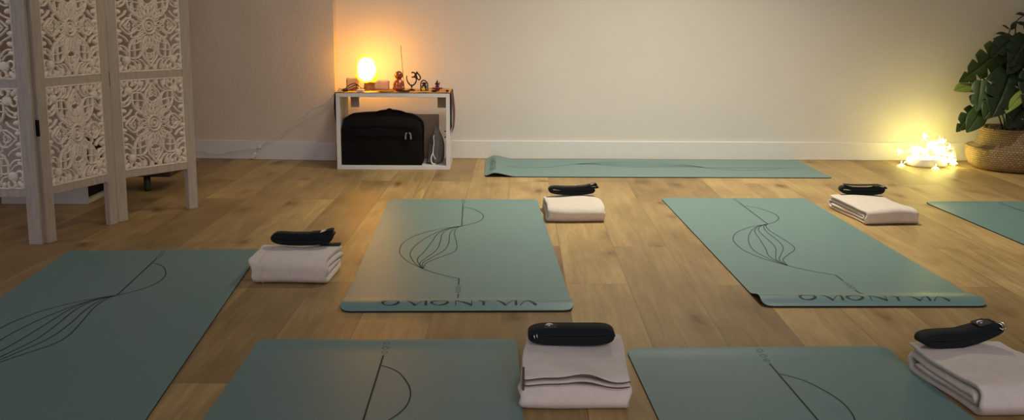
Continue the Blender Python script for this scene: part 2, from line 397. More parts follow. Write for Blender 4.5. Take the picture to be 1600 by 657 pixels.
# ------------------------------------------------------------------ folded blankets
def sheet(mb, path, W, t, edge, disp, nx=17, mi=0):
    """sweep a folded cloth of thickness t along x; path is (y, z)"""
    P = [V((0, a, b)) for a, b in path]; m = len(P)
    nor = []
    for i in range(m):
        d = (P[min(i+1, m-1)] - P[max(i-1, 0)]).normalized(); nor.append(V((0, -d.z, d.y)))
    cols = [-1, -.972, -.925] + [-.9 + 1.8*i/(nx-1) for i in range(nx)] + [.925, .972, 1]
    ths = [.38, .84, 1] + [1]*nx + [1, .84, .38]
    vs = []; per = 2*m
    for c, th in zip(cols, ths):
        for s in (1, -1):
            for i in range(m):
                e = 1.0
                if i == 0 or i == m-1: e = .5
                p = P[i] + nor[i]*t/2*s*th*e
                x = c*(W/2 + edge(i/(m-1), c))
                vs.append(disp(V((x, p.y, p.z))))
    fs = []
    for k in range(len(cols)-1):
        a, b = k*per, (k+1)*per
        for i in range(m-1):
            fs.append((a+i, a+i+1, b+i+1, b+i)); fs.append((a+m+i, b+m+i, b+m+i+1, a+m+i+1))
        fs.append((a, b, b+m, a+m)); fs.append((a+m-1, a+2*m-1, b+2*m-1, b+m-1))
    for i in range(m-1):
        fs.append((i, m+i, m+i+1, i+1)); z = (len(cols)-1)*per; fs.append((z+i, z+i+1, z+m+i+1, z+m+i))
    mb.add(vs, fs, mi)
def arc(cy, cz, r, a0, a1, n=8): return [(cy + r*cos(R(a0+(a1-a0)*i/n)), cz + r*sin(R(a0+(a1-a0)*i/n))) for i in range(n+1)]
def run(y0, y1, z, n=9): return [(y0 + (y1-y0)*i/n, z) for i in range(n+1)]
def spiral_path(D, H):
    T = H/4
    p = run(D*.985, 2.1*T, 3.5*T) + arc(2.1*T, 2*T, 1.5*T, 90, 270, 12)[1:] + run(2.1*T, D-1.6*T, .5*T)[1:]
    p += arc(D-1.6*T, 1.5*T, T, -90, 90, 8)[1:] + run(D-1.6*T, 2.6*T, 2.5*T)[1:] + arc(2.6*T, 2*T, .5*T, 90, 270, 6)[1:] + run(2.6*T, D-2.2*T, 1.5*T)[1:]
    return p
def noise_disp(seed, H, D, amp=.004, flare=0.0, sag=.0, top_in=0.0):
    rnd = random.Random(seed); ph = [rnd.uniform(0, 6.28) for _ in range(8)]
    def f(p):
        x, y, z = p; k = z/H
        x2 = x*(1 + flare*k*(y/D) - top_in*(1-k)) + .003*sin(z*140+ph[0])*(.5+k) + .004*sin(y*17+ph[1])
        y2 = y + .004*sin(x*22+ph[2]) + .003*sin(z*110 + ph[3])
        z2 = z + k*amp*(sin(x*19+ph[4]+y*6) + .7*sin(y*21+ph[5]-x*9) + .4*sin((x+y)*45+ph[6])) - sag*k*exp(-((abs(x)-.11)/.03)**2)
        return (x2, y2, max(.0005, z2))
    return f
def make_blanket(loc, rz, W, D, H, seed, label, flare=0, kind='spiral', amp=.004, top_in=0, seam=False, edgej=.004):
    root = thing('folded_blanket', label, 'blanket', loc, rz, 'cream blankets folded beside the mats')
    rnd = random.Random(seed); ph = [rnd.uniform(0, 6.28) for _ in range(4)]
    edge = lambda s, c: edgej*sin(s*11+ph[0]+(1.7 if c > 0 else 0)) + edgej*.5*sin(s*27+ph[1])
    d = noise_disp(seed, H, D, amp, flare, .003, top_in); mb = MB()
    if kind == 'spiral':
        sheet(mb, spiral_path(D, H), W, H/4*.92, edge, d)
    else:
        h1 = H*.62; T = h1/3
        roll = run(D*.97, 2.2*T, h1-T*.5) + arc(2.2*T, h1/2, h1/2-T*.5, 90, 270, 12)[1:] + run(2.2*T, D*.97, T*.5)[1:]
        sheet(mb, roll, W*1.02, T*.98, edge, d)
        core = run(D*.93, 2.0*T, h1/2); sheet(mb, core, W*.97, T*.7, edge, d)
        f = (H-h1)/2; r = f*.5
        def dw(p):
            q = V(d(p)); y = p.y
            if y < .09: q.z += (.006*sin(p.x*30+1.3) + .0025*sin(p.x*61) - .007)*(1-y/.09)**1.3; q.y -= .004*sin(p.x*23)*(1-y/.09)
            return (q.x, q.y, q.z)
        flap = run(.018, D-.012, h1+r*1.05) + arc(D-.012, h1+f, r*.95, -90, 90, 6)[1:] + run(D-.012, .003, h1+f+r*.95)[1:]
        sheet(mb, flap, W*.96, f*.66, lambda s, c: .002*sin(s*9), dw)
        hb = MB()
        for yy, zz in ((.000, h1+f+r*1.02), (.015, h1+r*1.0)):
            hb.tube([V(dw(V((W*.48*(-1+2*i/30), yy, zz)))) + V((0,-.0015,.001)) for i in range(31)], .0012, 6)
        hb.build('stitched_hem', M['hem'], root)['label'] = 'dark brown stitched hem'
        tb = MB(); tb.box(-W*.5-.001, -W*.5+.004, .0, .028, h1-.008, h1+f*1.9, bev=.001); tb.build('care_tag', M['hem'], root)['label'] = 'brown tag'
    o = mb.build('cloth', M['blanket'], root); subsurf(o, 1)
    if seam:
        hb = MB(); path = spiral_path(D, H)[2:24]; tt = H/8
        pts = []
        for i, (a, b) in enumerate(path):
            q0 = V((0,*path[max(i-1,0)])); q1 = V((0,*path[min(i+1, len(path)-1)])); dd = (q1-q0).normalized()
            pts.append(V(d(V((-W/2+.035, a, b)) + V((0, -dd.z, dd.y))*(-tt*.97))))
        hb.tube(pts, .0016, 6); hb.build('seam', M['blanket'], root)
    return root
make_blanket((-.656, 3.262, 0), 0, .245, .275, .080, 3, 'cream blanket with a flared top corner beside the left mat', flare=.13, top_in=-.0, seam=True, amp=.005)
make_blanket((.335, 4.285, 0), R(2), .235, .345, .064, 5, 'cream folded blanket beside the far right corner of the middle mat')
make_blanket((1.632, 4.258, 0), R(3.5), .230, .425, .066, 8, 'cream blanket in four neat layers right of the mat with the raised end', amp=.003, edgej=.003)
make_blanket((.177, 2.170, 0), R(-1.5), .238, .285, .102, 11, 'cream blanket with brown stitched hem between the two front mats', kind='flap')
make_blanket((1.160, 2.140, 0), R(6), .235, .345, .080, 15, 'cream blanket with open folds at the right front corner', amp=.004)

# ------------------------------------------------------------------ yoga straps
def make_strap(loc, rz, label, L_=.21, turns=6, hl=.021, hm=.016, hr=.022, bend=0.0, width=.04, gap=.0029, loops=(), buckle=None, tagpos=None, flip=False, tail=None, squash=2.6):
    root = thing('yoga_strap', label, 'yoga strap', loc, rz, 'black yoga straps wound up on the blankets')
    a = L_/2
    def hh(x):
        s = x/a
        return hm + (hl-hm)*sstep(.25, 1, -s) + (hr-hm)*sstep(.25, 1, s)
    lift = lambda x: bend*sstep(-.1, 1, x/a)
    pts = []
    n = 44
    for i in range(int(turns*n)+1):
        th = 2*pi*i/n; off = gap*i/n
        c, s = cos(th), sin(th)
        ax = max(.02, a - off*.9); x = ax*math.copysign(abs(c)**(2/squash*.9), c)
        h = max(.0014, hh(x) - off); z = h*math.copysign(abs(s)**(2/2.3), s)
        zc = hh(x) 
        pts.append((x, z + zc + .0012 + lift(x)))
    mb = MB()
    def web(pts, t=.0021, w=width, y0=0):
        P = [V((p[0], 0, p[1])) for p in pts]; m = len(P); vs = []
        for i in range(m):
            d = (P[min(i+1, m-1)] - P[max(i-1, 0)])
            d = d.normalized() if d.length > 1e-9 else V((1,0,0)); nrm = V((-d.z, 0, d.x))
            yj = y0 + .0012*sin(i*.11)
            for yy, s in ((-w/2+.0006, 1), (w/2-.0006, 1), (w/2, 0), (w/2-.0006, -1), (-w/2+.0006, -1), (-w/2, 0)):
                vs.append(P[i] + nrm*(t/2*s) + V((0, yy+yj, 0)))
        fs = []
        for i in range(m-1):
            for k in range(6): fs.append((i*6+k, (i+1)*6+k, (i+1)*6+(k+1) % 6, i*6+(k+1) % 6))
        fs.append((0,1,2,3,4,5)); fs.append(tuple((m-1)*6+k for k in (5,4,3,2,1,0)))
        mb.add(vs, fs)
    web(pts)
    for lp in loops: web([(p.x, p.z) for p in smooth_pts([(x, 0, z) for x, z in lp], 6)])
    if tail: web([(p.x, p.z) for p in smooth_pts([(x, 0, z) for x, z in tail], 6)], y0=.004)
    mb.build('webbing', M['webbing'], root)
    if buckle:
        bx, bz, ang, by = buckle
        for q in (0, 1):
            rb = MB(); Mx = Matrix.Translation((bx+.006*q, by, bz+.002*q)) @ Matrix.Rotation(R(ang), 4, 'Y')
            dd = [(.010*cos(t)*1.0 if cos(t) > 0 else 0, .021*sin(t)) for t in [2*pi*i/24 for i in range(24)]]
            rb.tube([Mx @ V((x, y, 0)) for x, y in dd], .0016, 6, closed=True); rb.build('buckle_ring', M['steel'], root)['label'] = 'steel ring'
    if tagpos:
        tx, tz, ang, tl = tagpos
        Mx = Matrix.Translation((tx, 0, tz)) @ Matrix.Rotation(R(ang), 4, 'Y')
        tb = MB(); tb.box(-tl/2, tl/2, -width/2+.002, width/2-.002, 0, .0012, bev=.0004, M=Mx)
        t = tb.build('woven_tag', M['tagbrown'], root); t['label'] = 'brown tag with a white mark'
        lb = MB()
        lb.tube([Mx @ V((.008*cos(q)-.002, .009*sin(q)-.002, .0016)) for q in [R(20+160*i/8) for i in range(9)]], [.0006+.0018*sin(pi*i/8) for i in range(9)], 6)
        lb.ball(Mx @ V((-.003, -.005, .0016)), (.0035,.0035,.001), 8)
        lb.build('tag_mark', M['logo'], t)
    return root
make_strap((-.652, 3.492, .0805), R(1), 'black strap with a loose tail on the flared blanket by the left mat', L_=.205, turns=6.4, hl=.0255, hm=.0205, hr=.0225, gap=.0030,
           loops=[[(.03,.0435),(.07,.0475),(.098,.055),(.105,.051),(.098,.047),(.06,.044)], [(.05,.040),(.095,.044),(.110,.040),(.098,.035),(.06,.038)]],
           buckle=(.066,.050,-12,-.010), tail=[(.06,.0022),(.10,.0022),(.128,.0025)])
make_strap((.330, 4.592, .0655), R(1), 'black strap on the blanket beside the far right corner of the middle mat', L_=.205, turns=5.4, hl=.0225, hm=.0180, hr=.0195, gap=.0029,
           loops=[[(.02,.0375),(.06,.041),(.09,.049),(.106,.051),(.108,.045),(.085,.041),(.05,.038)], [(.05,.037),(.09,.042),(.112,.040),(.115,.034),(.098,.032),(.06,.034)]],
           buckle=(.082,.050,-20,-.010))
make_strap((1.620, 4.618, .0665), R(-4), 'black strap with long open loops on the four layer blanket', L_=.195, turns=5.0, hl=.0230, hm=.0152, hr=.0215, gap=.0029,
           loops=[[(-.08,.046),(-.03,.0435),(.03,.0445),(.07,.0455),(.095,.040),(.106,.034),(.094,.032),(.05,.039)]], buckle=(.086,.045,20,-.012), squash=3.2)
make_strap((.174, 2.360, .1020), R(-1), 'black strap wound into a tight block on the brown hemmed blanket', L_=.200, turns=9, hl=.0212, hm=.0208, hr=.0225, gap=.0023, width=.046,
           buckle=(-.086,.030,75,-.0245), tagpos=(-.048,.0425,-2,.028), squash=4.0)
make_strap((1.105, 2.415, .0800), R(9), 'black strap with a lifted buckle end on the right front blanket', L_=.205, turns=7.5, hl=.020, hm=.0185, hr=.020, gap=.0023, width=.046, bend=.022,
           buckle=(.085,.048,-62,-.020), tagpos=(.055,.0555,-13,.032), squash=3.4, tail=None)

# ------------------------------------------------------------------ folding screen
PW, ST, PT = .405, .048, .024
A_, B_ = (PW-2*ST)/2, .1835
def lattice_mesh():
    mb = MB()
    def stroke(pts, w=.0075, h=.0058, k=5, closed=False):
        w *= 1.22; h *= 1.55
        q = smooth_pts([(x, y, 0) for x, y in pts], k) if len(pts) > 2 else [V((*pts[0],0)), V((*pts[1],0))]
        m = len(q); vs = []; fs = []
        for i, p in enumerate(q):
            t = q[min(i+1, m-1)] - q[max(i-1, 0)]
            if closed and i in (0, m-1): t = q[1] - q[-2]
            t = t.normalized() if t.length > 1e-9 else V((1,0,0)); n = V((-t.y, t.x, 0))
            for a, b in ((-.5,0),(-.26,1),(.26,1),(.5,0),(.26,-1),(-.26,-1)): 
                e = p + n*w*a; vs.append((e.x, -h*b, e.y))
        for i in range(m-1):
            for k2 in range(6): fs.append((i*6+k2, i*6+(k2+1) % 6, (i+1)*6+(k2+1) % 6, (i+1)*6+k2))
        fs.append((5,4,3,2,1,0)); fs.append(tuple((m-1)*6+k2 for k2 in range(6)))
        mb.add(vs, fs)
    def blob(x, y, rx, ry, ang=0, h=.007, tip=0):
        rx *= 1.15; ry *= 1.12; h *= 1.35
        n = 12; vs = []; fs = []
        for s in (1, -1):
            for f, g in ((1, 0), (.8, .75), (.4, 1)):
                for i in range(n):
                    a = 2*pi*i/n; r = 1 + tip*max(0, sin(a))**4
                    px, py = rx*f*cos(a), ry*f*sin(a)*r
                    vs.append((x + px*cos(ang) - py*sin(ang), -s*h*g, y + px*sin(ang) + py*cos(ang)))
        for s in (0, 1):
            o = s*3*n
            for rr in range(2):
                for i in range(n):
                    q = (o+rr*n+i, o+rr*n+(i+1) % n, o+(rr+1)*n+(i+1) % n, o+(rr+1)*n+i)
                    fs.append(q if s == 0 else tuple(reversed(q)))
            f = tuple(o+2*n+i for i in range(n)); fs.append(f if s == 0 else tuple(reversed(f)))
        mb.add(vs, fs)
    ring = lambda r, w, h=.006: stroke([(r*cos(2*pi*i/16), r*1.05*sin(2*pi*i/16)) for i in range(17)], w, h, 2, True)
    blob(0, 0, .0075, .008, 0, .009); ring(.0165, .0065, .007); ring(.030, .009, .0075)
    ry = B_/A_
    def petal(phi, r0, r1, hwid, w):
        for s in (-1, 1):
            pts = []
            for i in range(7):
                t = i/6; r = r0 + (r1-r0)*t; o = hwid*sin(pi*min(1, t*.94+.06))**.8*s
                x = r*cos(phi) - o*sin(phi); y = (r*sin(phi) + o*cos(phi))*ry; pts.append((x, y))
            stroke(pts, w, .005)
    for k in range(8): petal(k*pi/4, .030, .076, .016, .0055)
    for k in range(8): petal(k*pi/4+pi/8, .032, .094, .021, .0055)
    for k in range(8): petal(k*pi/4, .055, .110, .024, .005)
    def quad(pts, w=.0075, h=.0058):
        for sx in (-1, 1):
            for sy in (-1, 1): stroke([(sx*x, sy*y) for x, y in pts], w, h)
    def qblob(x, y, rx, ry_, ang=0, h=.007, tip=0):
        for sx in (-1, 1):
            for sy in (-1, 1): blob(sx*x, sy*y, rx, ry_ , (ang if sx*sy > 0 else -ang) + (0 if sy > 0 else pi), h, tip)
    # blunt diagonal petals with a grid inside
    quad([(.018,.040),(.036,.080),(.044,.112),(.062,.128),(.094,.128),(.1,.118),(.098,.090),(.086,.064),(.062,.046),(.034,.030)], .008)
    quad([(.046,.092),(.070,.098),(.098,.098)], .0045); quad([(.070,.052),(.074,.090),(.074,.128)], .005); quad([(.040,.060),(.064,.070),(.092,.074)], .005); 
    # ogives above, below and at the sides
    quad([(0,.166),(.013,.146),(.030,.128),(.036,.108),(.028,.086),(.012,.066)], .008)
    quad([(0,.146),(.012,.134),(.019,.120),(.014,.110),(.004,.113),(0,.122)], .0055)
    quad([(.020,.172),(.032,.150),(.044,.138),(.058,.134)], .007)
    quad([(.138,0),(.122,.016),(.104,.030),(.088,.030),(.072,.020),(.056,.010)], .008)
    quad([(.148,.030),(.130,.038),(.114,.048),(.104,.062)], .007)
    quad([(.12,0),(.108,.012),(.098,.014),(.092,.006),(.098,0)], .0055)
    # leaves round the rim
    qblob(.020, .170, .0095, .013, 0, .0075, .4); qblob(.145, .020, .013, .0085, 0, .0075); qblob(.142, .058, .013, .009, .25, .007)
    qblob(.058, .166, .0075, .016, -.15, .0075, .4); qblob(.080, .170, .007, .012, .3, .007)
    quad([(.046,.174),(.050,.156),(.060,.142),(.076,.136)], .006); quad([(.072,.170),(.072,.154),(.082,.142),(.096,.138)], .007)
    quad([(.146,.078),(.130,.078),(.114,.088),(.106,.104)], .007); quad([(.152,.094),(.136,.094),(.120,.102),(.110,.116)], .006)
    qblob(.143, .090, .011, .008, .3, .007)
    # corner fleurons with curled loops
    qblob(.112, .138, .016, .018, -.6, .0085); qblob(.142, .168, .0085, .017, -.75, .008, .5)
    def curl(cx, cy, r, a0):
        quad([(cx + r*cos(a0+t), cy + r*1.1*sin(a0+t)) for t in [i*5.2/8 for i in range(9)]], .0085, .0065)
    curl(.108, .166, .0125, -1.2); curl(.139, .132, .0125, 2.6)
    qblob(.124, .172, .006, .009, .2, .007); qblob(.148, .150, .006, .009, -1.3, .007)
    # thin ragged ledge along the frame
    for sy in (-1, 1): stroke([(x/10*A_, sy*(B_-.002)) for x in range(-10, 11)], .008, .006, 1)
    for sx in (-1, 1): stroke([(sx*(A_-.002), x/10*B_) for x in range(-10, 11)], .006, .005, 1)
    return mb
screen = thing('folding_screen', 'whitewashed wooden folding screen with carved mandala lattices, standing at the left', 'folding screen', (-1.66, 3.86, 0))
RZ0 = .177; RAIL = .031; ROW = 2*B_ + RAIL
first = {}
def screen_panel(org, ang):
    mb = MB(); H = RZ0 + RAIL + 4*ROW
    for x0 in (0, PW-ST): mb.box(x0, x0+ST, 0, PT, 0, H+.01, bev=.002)
    for k in range(5):
        z = RZ0 + k*ROW; mb.box(ST-.001, PW-ST+.001, .002, PT-.002, z, z+RAIL, bev=.0015)
    o = mb.build('screen_panel', M['screen'], screen, V(org) - screen.location, (0,0,ang))
    for k in range(4):
        if 'm' not in first:
            l = lattice_mesh().build('carved_lattice', M['carving'], o); first['m'] = l
        else:
            l = first['m'].copy(); C.objects.link(l); l.parent = o
        l.location = (PW/2, PT/2-.002, RZ0 + RAIL + k*ROW + B_)
    return o
pr = screen_panel((-1.541, 4.262, 0), atan2(.336, .237))
pm = screen_panel((-1.660, 3.860, 0), atan2(.379, .123))
pl = screen_panel((-1.674-PW, 3.836, 0), R(.6))
for par, x in ((pm, -.002),):
    for z in (.40, 1.40):
        hb = MB(); hb.box(-.004, .0005, -.002, PT+.012, z, z+.06, bev=.001); hb.tube([(-.004, PT+.004, z-.002), (-.004, PT+.004, z+.062)], .004, 8)
        hb.build('hinge', M['hinge'], par)['label'] = 'black hinge'
for z in (.55, 1.40):
    hb = MB(); hb.box(-.004, .0005, -.002, PT-.002, z, z+.06, bev=.001); hb.build('hinge', M['hinge'], pr)['label'] = 'black hinge'

# white cube shelf and low green-legged bench behind the screen
def open_box(mb, w, d, h, t=.019):
    mb.box(0, w, 0, d, 0, t, bev=.0012); mb.box(0, w, 0, d, h-t, h, bev=.0012)
    mb.box(0, t, 0, d, t, h-t, bev=.0012); mb.box(w-t, w, 0, d, t, h-t, bev=.0012)
cub = thing('cube_cabinet', 'white cube cabinet on the floor, partly hidden behind the folding screen', 'cabinet', (-1.822, 4.672, 0), R(90))
mb = MB(); open_box(mb, .36, .38, .36); mb.build('carcass', M['whitebox'], cub)
mb = MB(); mb.box(.020, .340, .020, .034, .020, .340); mb.build('dark_inner_panel', M['bag'], cub)['label'] = 'dark panel standing in for the black interior of the white cabinet'  # dark panel added so the inside of the open box reads black
bn = thing('low_stool', 'dark low stool on green round legs behind the folding screen', 'stool', (-1.675, 5.13, 0))
mb = MB(); mb.box(-.125, .125, -.13, .15, .072, .100, bev=.004); mb.build('seat', M['darkwood'], bn)
for x, y in ((.005, -.10), (-.062, .10)):
    mb = MB(); mb.lathe([(.014,0),(.016,.015),(.016,.073)], 16, (x, y, 0)); mb.build('leg', M['greenleg'], bn)

# ------------------------------------------------------------------ altar cabinet with what stands on and in it
AX, AY, AW, AD, AH = -.871, 5.752, .616, .335, .417
alt = thing('altar_cabinet', 'white open-fronted box cabinet under the salt lamp and figurines', 'cabinet', (AX, AY, 0))
mb = MB(); open_box(mb, AW, AD, AH, .021); mb.build('carcass', M['whitebox'], alt)
for x0 in (.036, AW-.084):
    mb = MB(); mb.box(x0, x0+.048, AD-.012, AD-.002, AH-.106, AH-.021, bev=.001); mb.build('bracket', M['bracket'], alt)
for z in (.175, .207):
    mb = MB(); mb.tube([(AW-.021, .05, z), (AW-.032, .05, z)], .003, 8); mb.build('shelf_pin', M['iron'], alt)
def cloth():
    mb = MB(); prof = []
    t = AH + .0025; xl, xr = -.004, AW + .004
    for i in range(9): prof.append((xl - .006*sin(i/8*3), AH - .165*(1-i/8)))
    prof += [(xl, t-.002), (xl+.004, t)] + [(xl + .02 + (xr-xl-.04)*i/24, t) for i in range(25)] + [(xr-.004, t), (xr, t-.002)]
    for i in range(1, 11): prof.append((xr + .012*sin(i/10*2.6), AH - .215*i/10))
    ys = [.002, .006, .014, .02] + [.02 + (AD-.045)*i/10 for i in range(1, 11)] + [AD-.02]
    def yy(i, y):
        f = i/len(prof); dy = y
        if i < 9: dy = .03 + (y-.03)*(.9 - .25*(1-i/8)) + .01*(1-i/8)
        if i > len(prof)-11: dy = .02 + (y-.02)*.92 + .02*((i-len(prof)+11)/10)
        return dy
    n = len(prof); vs = [(x, yy(i, y), z + (.0012*sin(i*1.3+y*40) if 10 < i < n-12 else 0)) for y in ys for i, (x, z) in enumerate(prof)]
    for j in range(len(ys)-1):
        for i in range(n-1):
            red = i < 9 or i > n-13 or j < 2
            mb.add([vs[j*n+i], vs[j*n+i+1], vs[(j+1)*n+i+1], vs[(j+1)*n+i]], [(0,1,2,3)], 1 if red else 0)
    o = mb.build('altar_cloth', [M['gold'], M['red']], None, (AX, AY, 0))
    m = o.modifiers.new('Weld', 'WELD'); m.merge_threshold = .0003
    s = o.modifiers.new('Solidify', 'SOLIDIFY'); s.thickness = .0015; s.offset = 1
    return o
tag(cloth(), 'orange cloth with dark red ends draped over the white cabinet', 'cloth')
TZ = AH + .0045

# salt lamp
lamp = thing('salt_lamp', 'glowing salt crystal lamp on a small wooden foot on the cabinet', 'lamp', (-.722, 5.945, TZ))
mb = MB(); mb.lathe([(.030,0),(.033,.004),(.030,.012),(.027,.034),(.031,.044)], 24, (.010,0,0)); mb.build('lamp_foot', M['wood_base'], lamp)
mb = MB(); rnd = random.Random(5); ph = [rnd.uniform(0, 6.28) for _ in range(9)]
prof = [(.012,.040),(.034,.042),(.048,.048),(.056,.060),(.059,.075),(.057,.095),(.053,.115),(.050,.135),(.046,.155),(.039,.172),(.028,.186),(.014,.193),(.004,.195)]
def saltfn(r, z, a):
    q = 1 + .05*sin(3*a+ph[0]+z*30) + .04*sin(5*a+ph[1]-z*50) + .03*sin(9*a+ph[2]+z*90)
    q *= 1 + .16*max(0, cos(a-pi))**3*exp(-((z-.078)/.016)**2)
    return r*q + (0.0), .002*sin(4*a+ph[3])
mb.lathe(prof, 40, (0,0,0), fn=saltfn)
mb.v = [(x - .12*(z-.09) , y, z) for x, y, z in mb.v]
mb.build('salt_crystal', M['salt'], lamp)['label'] = 'glowing salt crystal'

def rough_block(name, label, loc, w, d, h, seed, rz=0):
    mb = MB(); rnd = random.Random(seed); n = 6; vs = {}; fs = []
    mb.box(-w/2, w/2, -d/2, d/2, 0, h, bev=.006)
    mb.v = [(x + rnd.uniform(-.003,.003), y + rnd.uniform(-.003,.003), z + (rnd.uniform(-.003,.003) if z > .01 else 0)) for x, y, z in mb.v]
    hole = MB()
    o = mb.build(name, M['peach'], None, loc, (0,0,rz)); bevel(o, .003, 2)
    return tag(o, label, 'tealight holder', 'rose salt tealight holders on the cabinet')
rough_block('tealight_holder', 'pale rose salt tealight block left of the glowing lamp', (-.808, 5.985, TZ), .066, .055, .062, 3, R(4))
rough_block('tealight_holder', 'low rose salt tealight block between glowing lamp and copper figure', (-.645, 5.975, TZ), .082, .06, .052, 4, R(-3))

# lamp lead lying in loops on the cloth, its switch, and the white wall cord
mb = MB()
z0 = TZ + .0035
for pts in ([(-.838,5.86,.004),(-.822,5.87,.022),(-.795,5.88,.036),(-.770,5.87,.034),(-.745,5.85,.018),(-.725,5.84,.004)],
            [(-.845,5.85,.004),(-.825,5.845,.010),(-.80,5.86,.020),(-.775,5.865,.030),(-.752,5.85,.022),(-.735,5.83,.004),(-.70,5.83,.004)],
            [(-.80,5.84,.004),(-.785,5.85,.014),(-.765,5.84,.016),(-.75,5.83,.004),(-.82,5.83,.004),(-.85,5.84,.004)],
            [(-.771,5.868,.034),(-.772,5.86,.018),(-.768,5.85,.004)]):
    mb.tube(smooth_pts([(x, y, z+z0-.002) for x, y, z in pts], 6), .0024, 8)
lead = thing('lamp_lead', 'black cable lying in loops on the cloth before the lamp', 'cable')
mb.build('cable', M['black_cable'], lead)
mb = MB(); mb.box(-.022, .022, -.009, .009, 0, .013, bev=.004, M=Matrix.Translation((-.742, 5.80, TZ)) @ Matrix.Rotation(R(-12), 4, 'Z')); mb.build('switch', M['whitecord'], lead)['label'] = 'white inline switch'
mb = MB(); mb.box(-.016, .016, -.010, .010, 0, .014, bev=.004, M=Matrix.Translation((-.826, 5.82, TZ)) @ Matrix.Rotation(R(15), 4, 'Z')); mb.build('plug', M['black_cable'], lead)
cord = thing('power_cord', 'white power cord running down the left wall to the floor', 'cord')
cp = [(-.852,.4235,5.90),(-.878,.4255,5.96),(-.905,.400,6.02),(-.929,.381,.035),(-.970,.341,.04),(-.990,.328,.045),(-1.051,.304,.04),(-1.099,.260,.03),(-1.160,.225,.02),(-1.215,.172,.018),(-1.304,.118,.02),(-1.352,.086,.012),(-1.380,.070,.012)]
P3 = lambda x, z, d: (x, d if d > 1 else LW(x) - d, z)
mb = MB(); mb.tube(smooth_pts([P3(*p) for p in cp], 6), .0022, 8)
mb.tube(smooth_pts([P3(x, z, d) for x, z, d in ((-1.379,.072,.012),(-1.405,.064,.013),(-1.467,.058,.012),(-1.555,.042,.012),(-1.623,.028,.010),(-1.716,.045,.010),(-1.83,.05,.010))], 6), .0020, 8)
mb.tube(smooth_pts([P3(x, z, d) for x, z, d in ((-1.372,.074,.012),(-1.378,.050,.02),(-1.395,.022,.03),(-1.418,.012,.03),(-1.412,.030,.02),(-1.386,.066,.014))], 6), .0020, 8)
mb.build('cable', M['whitecord'], cord)
mb = MB(); mb.box(-.013, .013, -.009, .009, -.010, .010, bev=.003, M=Matrix.Translation((-1.372, LW(-1.372)-.013, .076))); mb.build('connector', M['whitecord'], cord); mb = MB(); mb.box(-.008,.008,-.008,.008,-.02,.02, bev=.003, M=Matrix.Translation((-1.405, LW(-1.405)-.03, .026)) @ Matrix.Rotation(R(35), 4, 'Y'))
mb.build('plug', M['whitecord'], cord)

# figures
def blobs(name, mat, parent, items, vox=.0035, loc=(0,0,0)):
    mb = MB()
    for c, r, *rot in items:
        Mr = Matrix.Rotation(R(rot[0]), 4, rot[1]) if rot else None
        mb.ball(c, r, 16, 0, Mr)
    o = mb.build(name, mat, parent, loc)
    m = o.modifiers.new('Remesh', 'REMESH'); m.mode = 'VOXEL'; m.voxel_size = vox; m.use_smooth_shade = True
    s = o.modifiers.new('Smooth', 'SMOOTH'); s.factor = .5; s.iterations = 3
    return o
bud = thing('buddha_figurine', 'copper coloured child monk figurine sitting behind the incense stick', 'figurine', (-.545, 5.93, TZ))
blobs('body', M['copper'], bud, [((0,0,.012),(.034,.026,.013)), ((-.018,-.014,.014),(.018,.012,.011)), ((.018,-.014,.014),(.018,.012,.011)), ((0,0,.034),(.024,.019,.026)), ((0,.001,.048),(.022,.015,.014)),
     ((-.023,-.006,.036),(.008,.010,.018),15,'Y'), ((.023,-.006,.036),(.008,.010,.018),-15,'Y'), ((0,-.020,.030),(.014,.008,.008)),
     ((0,-.002,.083),(.024,.023,.024)), ((0,-.002,.065),(.010,.010,.010)), ((-.0235,0,.080),(.0035,.005,.008)), ((.0235,0,.080),(.0035,.005,.008)), ((0,-.025,.080),(.0035,.004,.004))], .003)
mb = MB()
for sx in (-1, 1):
    mb.tube([(sx*.005, -.0245, .0855), (sx*.009, -.0235, .0865), (sx*.013, -.0215, .0855)], .0011, 6)
mb.tube([(-.005,-.0235,.073),(0,-.0245,.0715),(.005,-.0235,.073)], .0010, 6); mb.build('face', M['iron'], bud)['label'] = 'closed eyes and mouth'
mb = MB(); mb.lathe([(.002,0),(.030,.001),(.036,.006),(.034,.0065),(.028,.003),(.002,.002)], 28); mb.v = [(x*1.15, y*.8, z) for x, y, z in mb.v]
tag(mb.build('incense_dish', M['blackdish'], None, (-.512, 5.812, TZ)), 'flat black dish at the front edge of the cabinet', 'dish')
mb = MB(); mb.tube([(-.508, 5.845, TZ+.001), (-.514, 5.872, TZ+.06), (-.531, 5.92, .667)], [.0016,.0014,.0012], 8)
tag(mb.build('incense_stick', M['stick']), 'thin tall incense stick leaning beside the copper figure', 'incense')
mb = MB(); mb.lathe([(.002,0),(.034,.0008),(.040,.006),(.038,.0065),(.032,.003),(.002,.002)], 28); mb.v = [(x*1.2, y*.45, z) for x, y, z in mb.v]
tag(mb.build('incense_tray', M['brass'], None, (-.602, 5.80, TZ)), 'gold boat shaped tray on the cloth below the copper figure', 'tray')

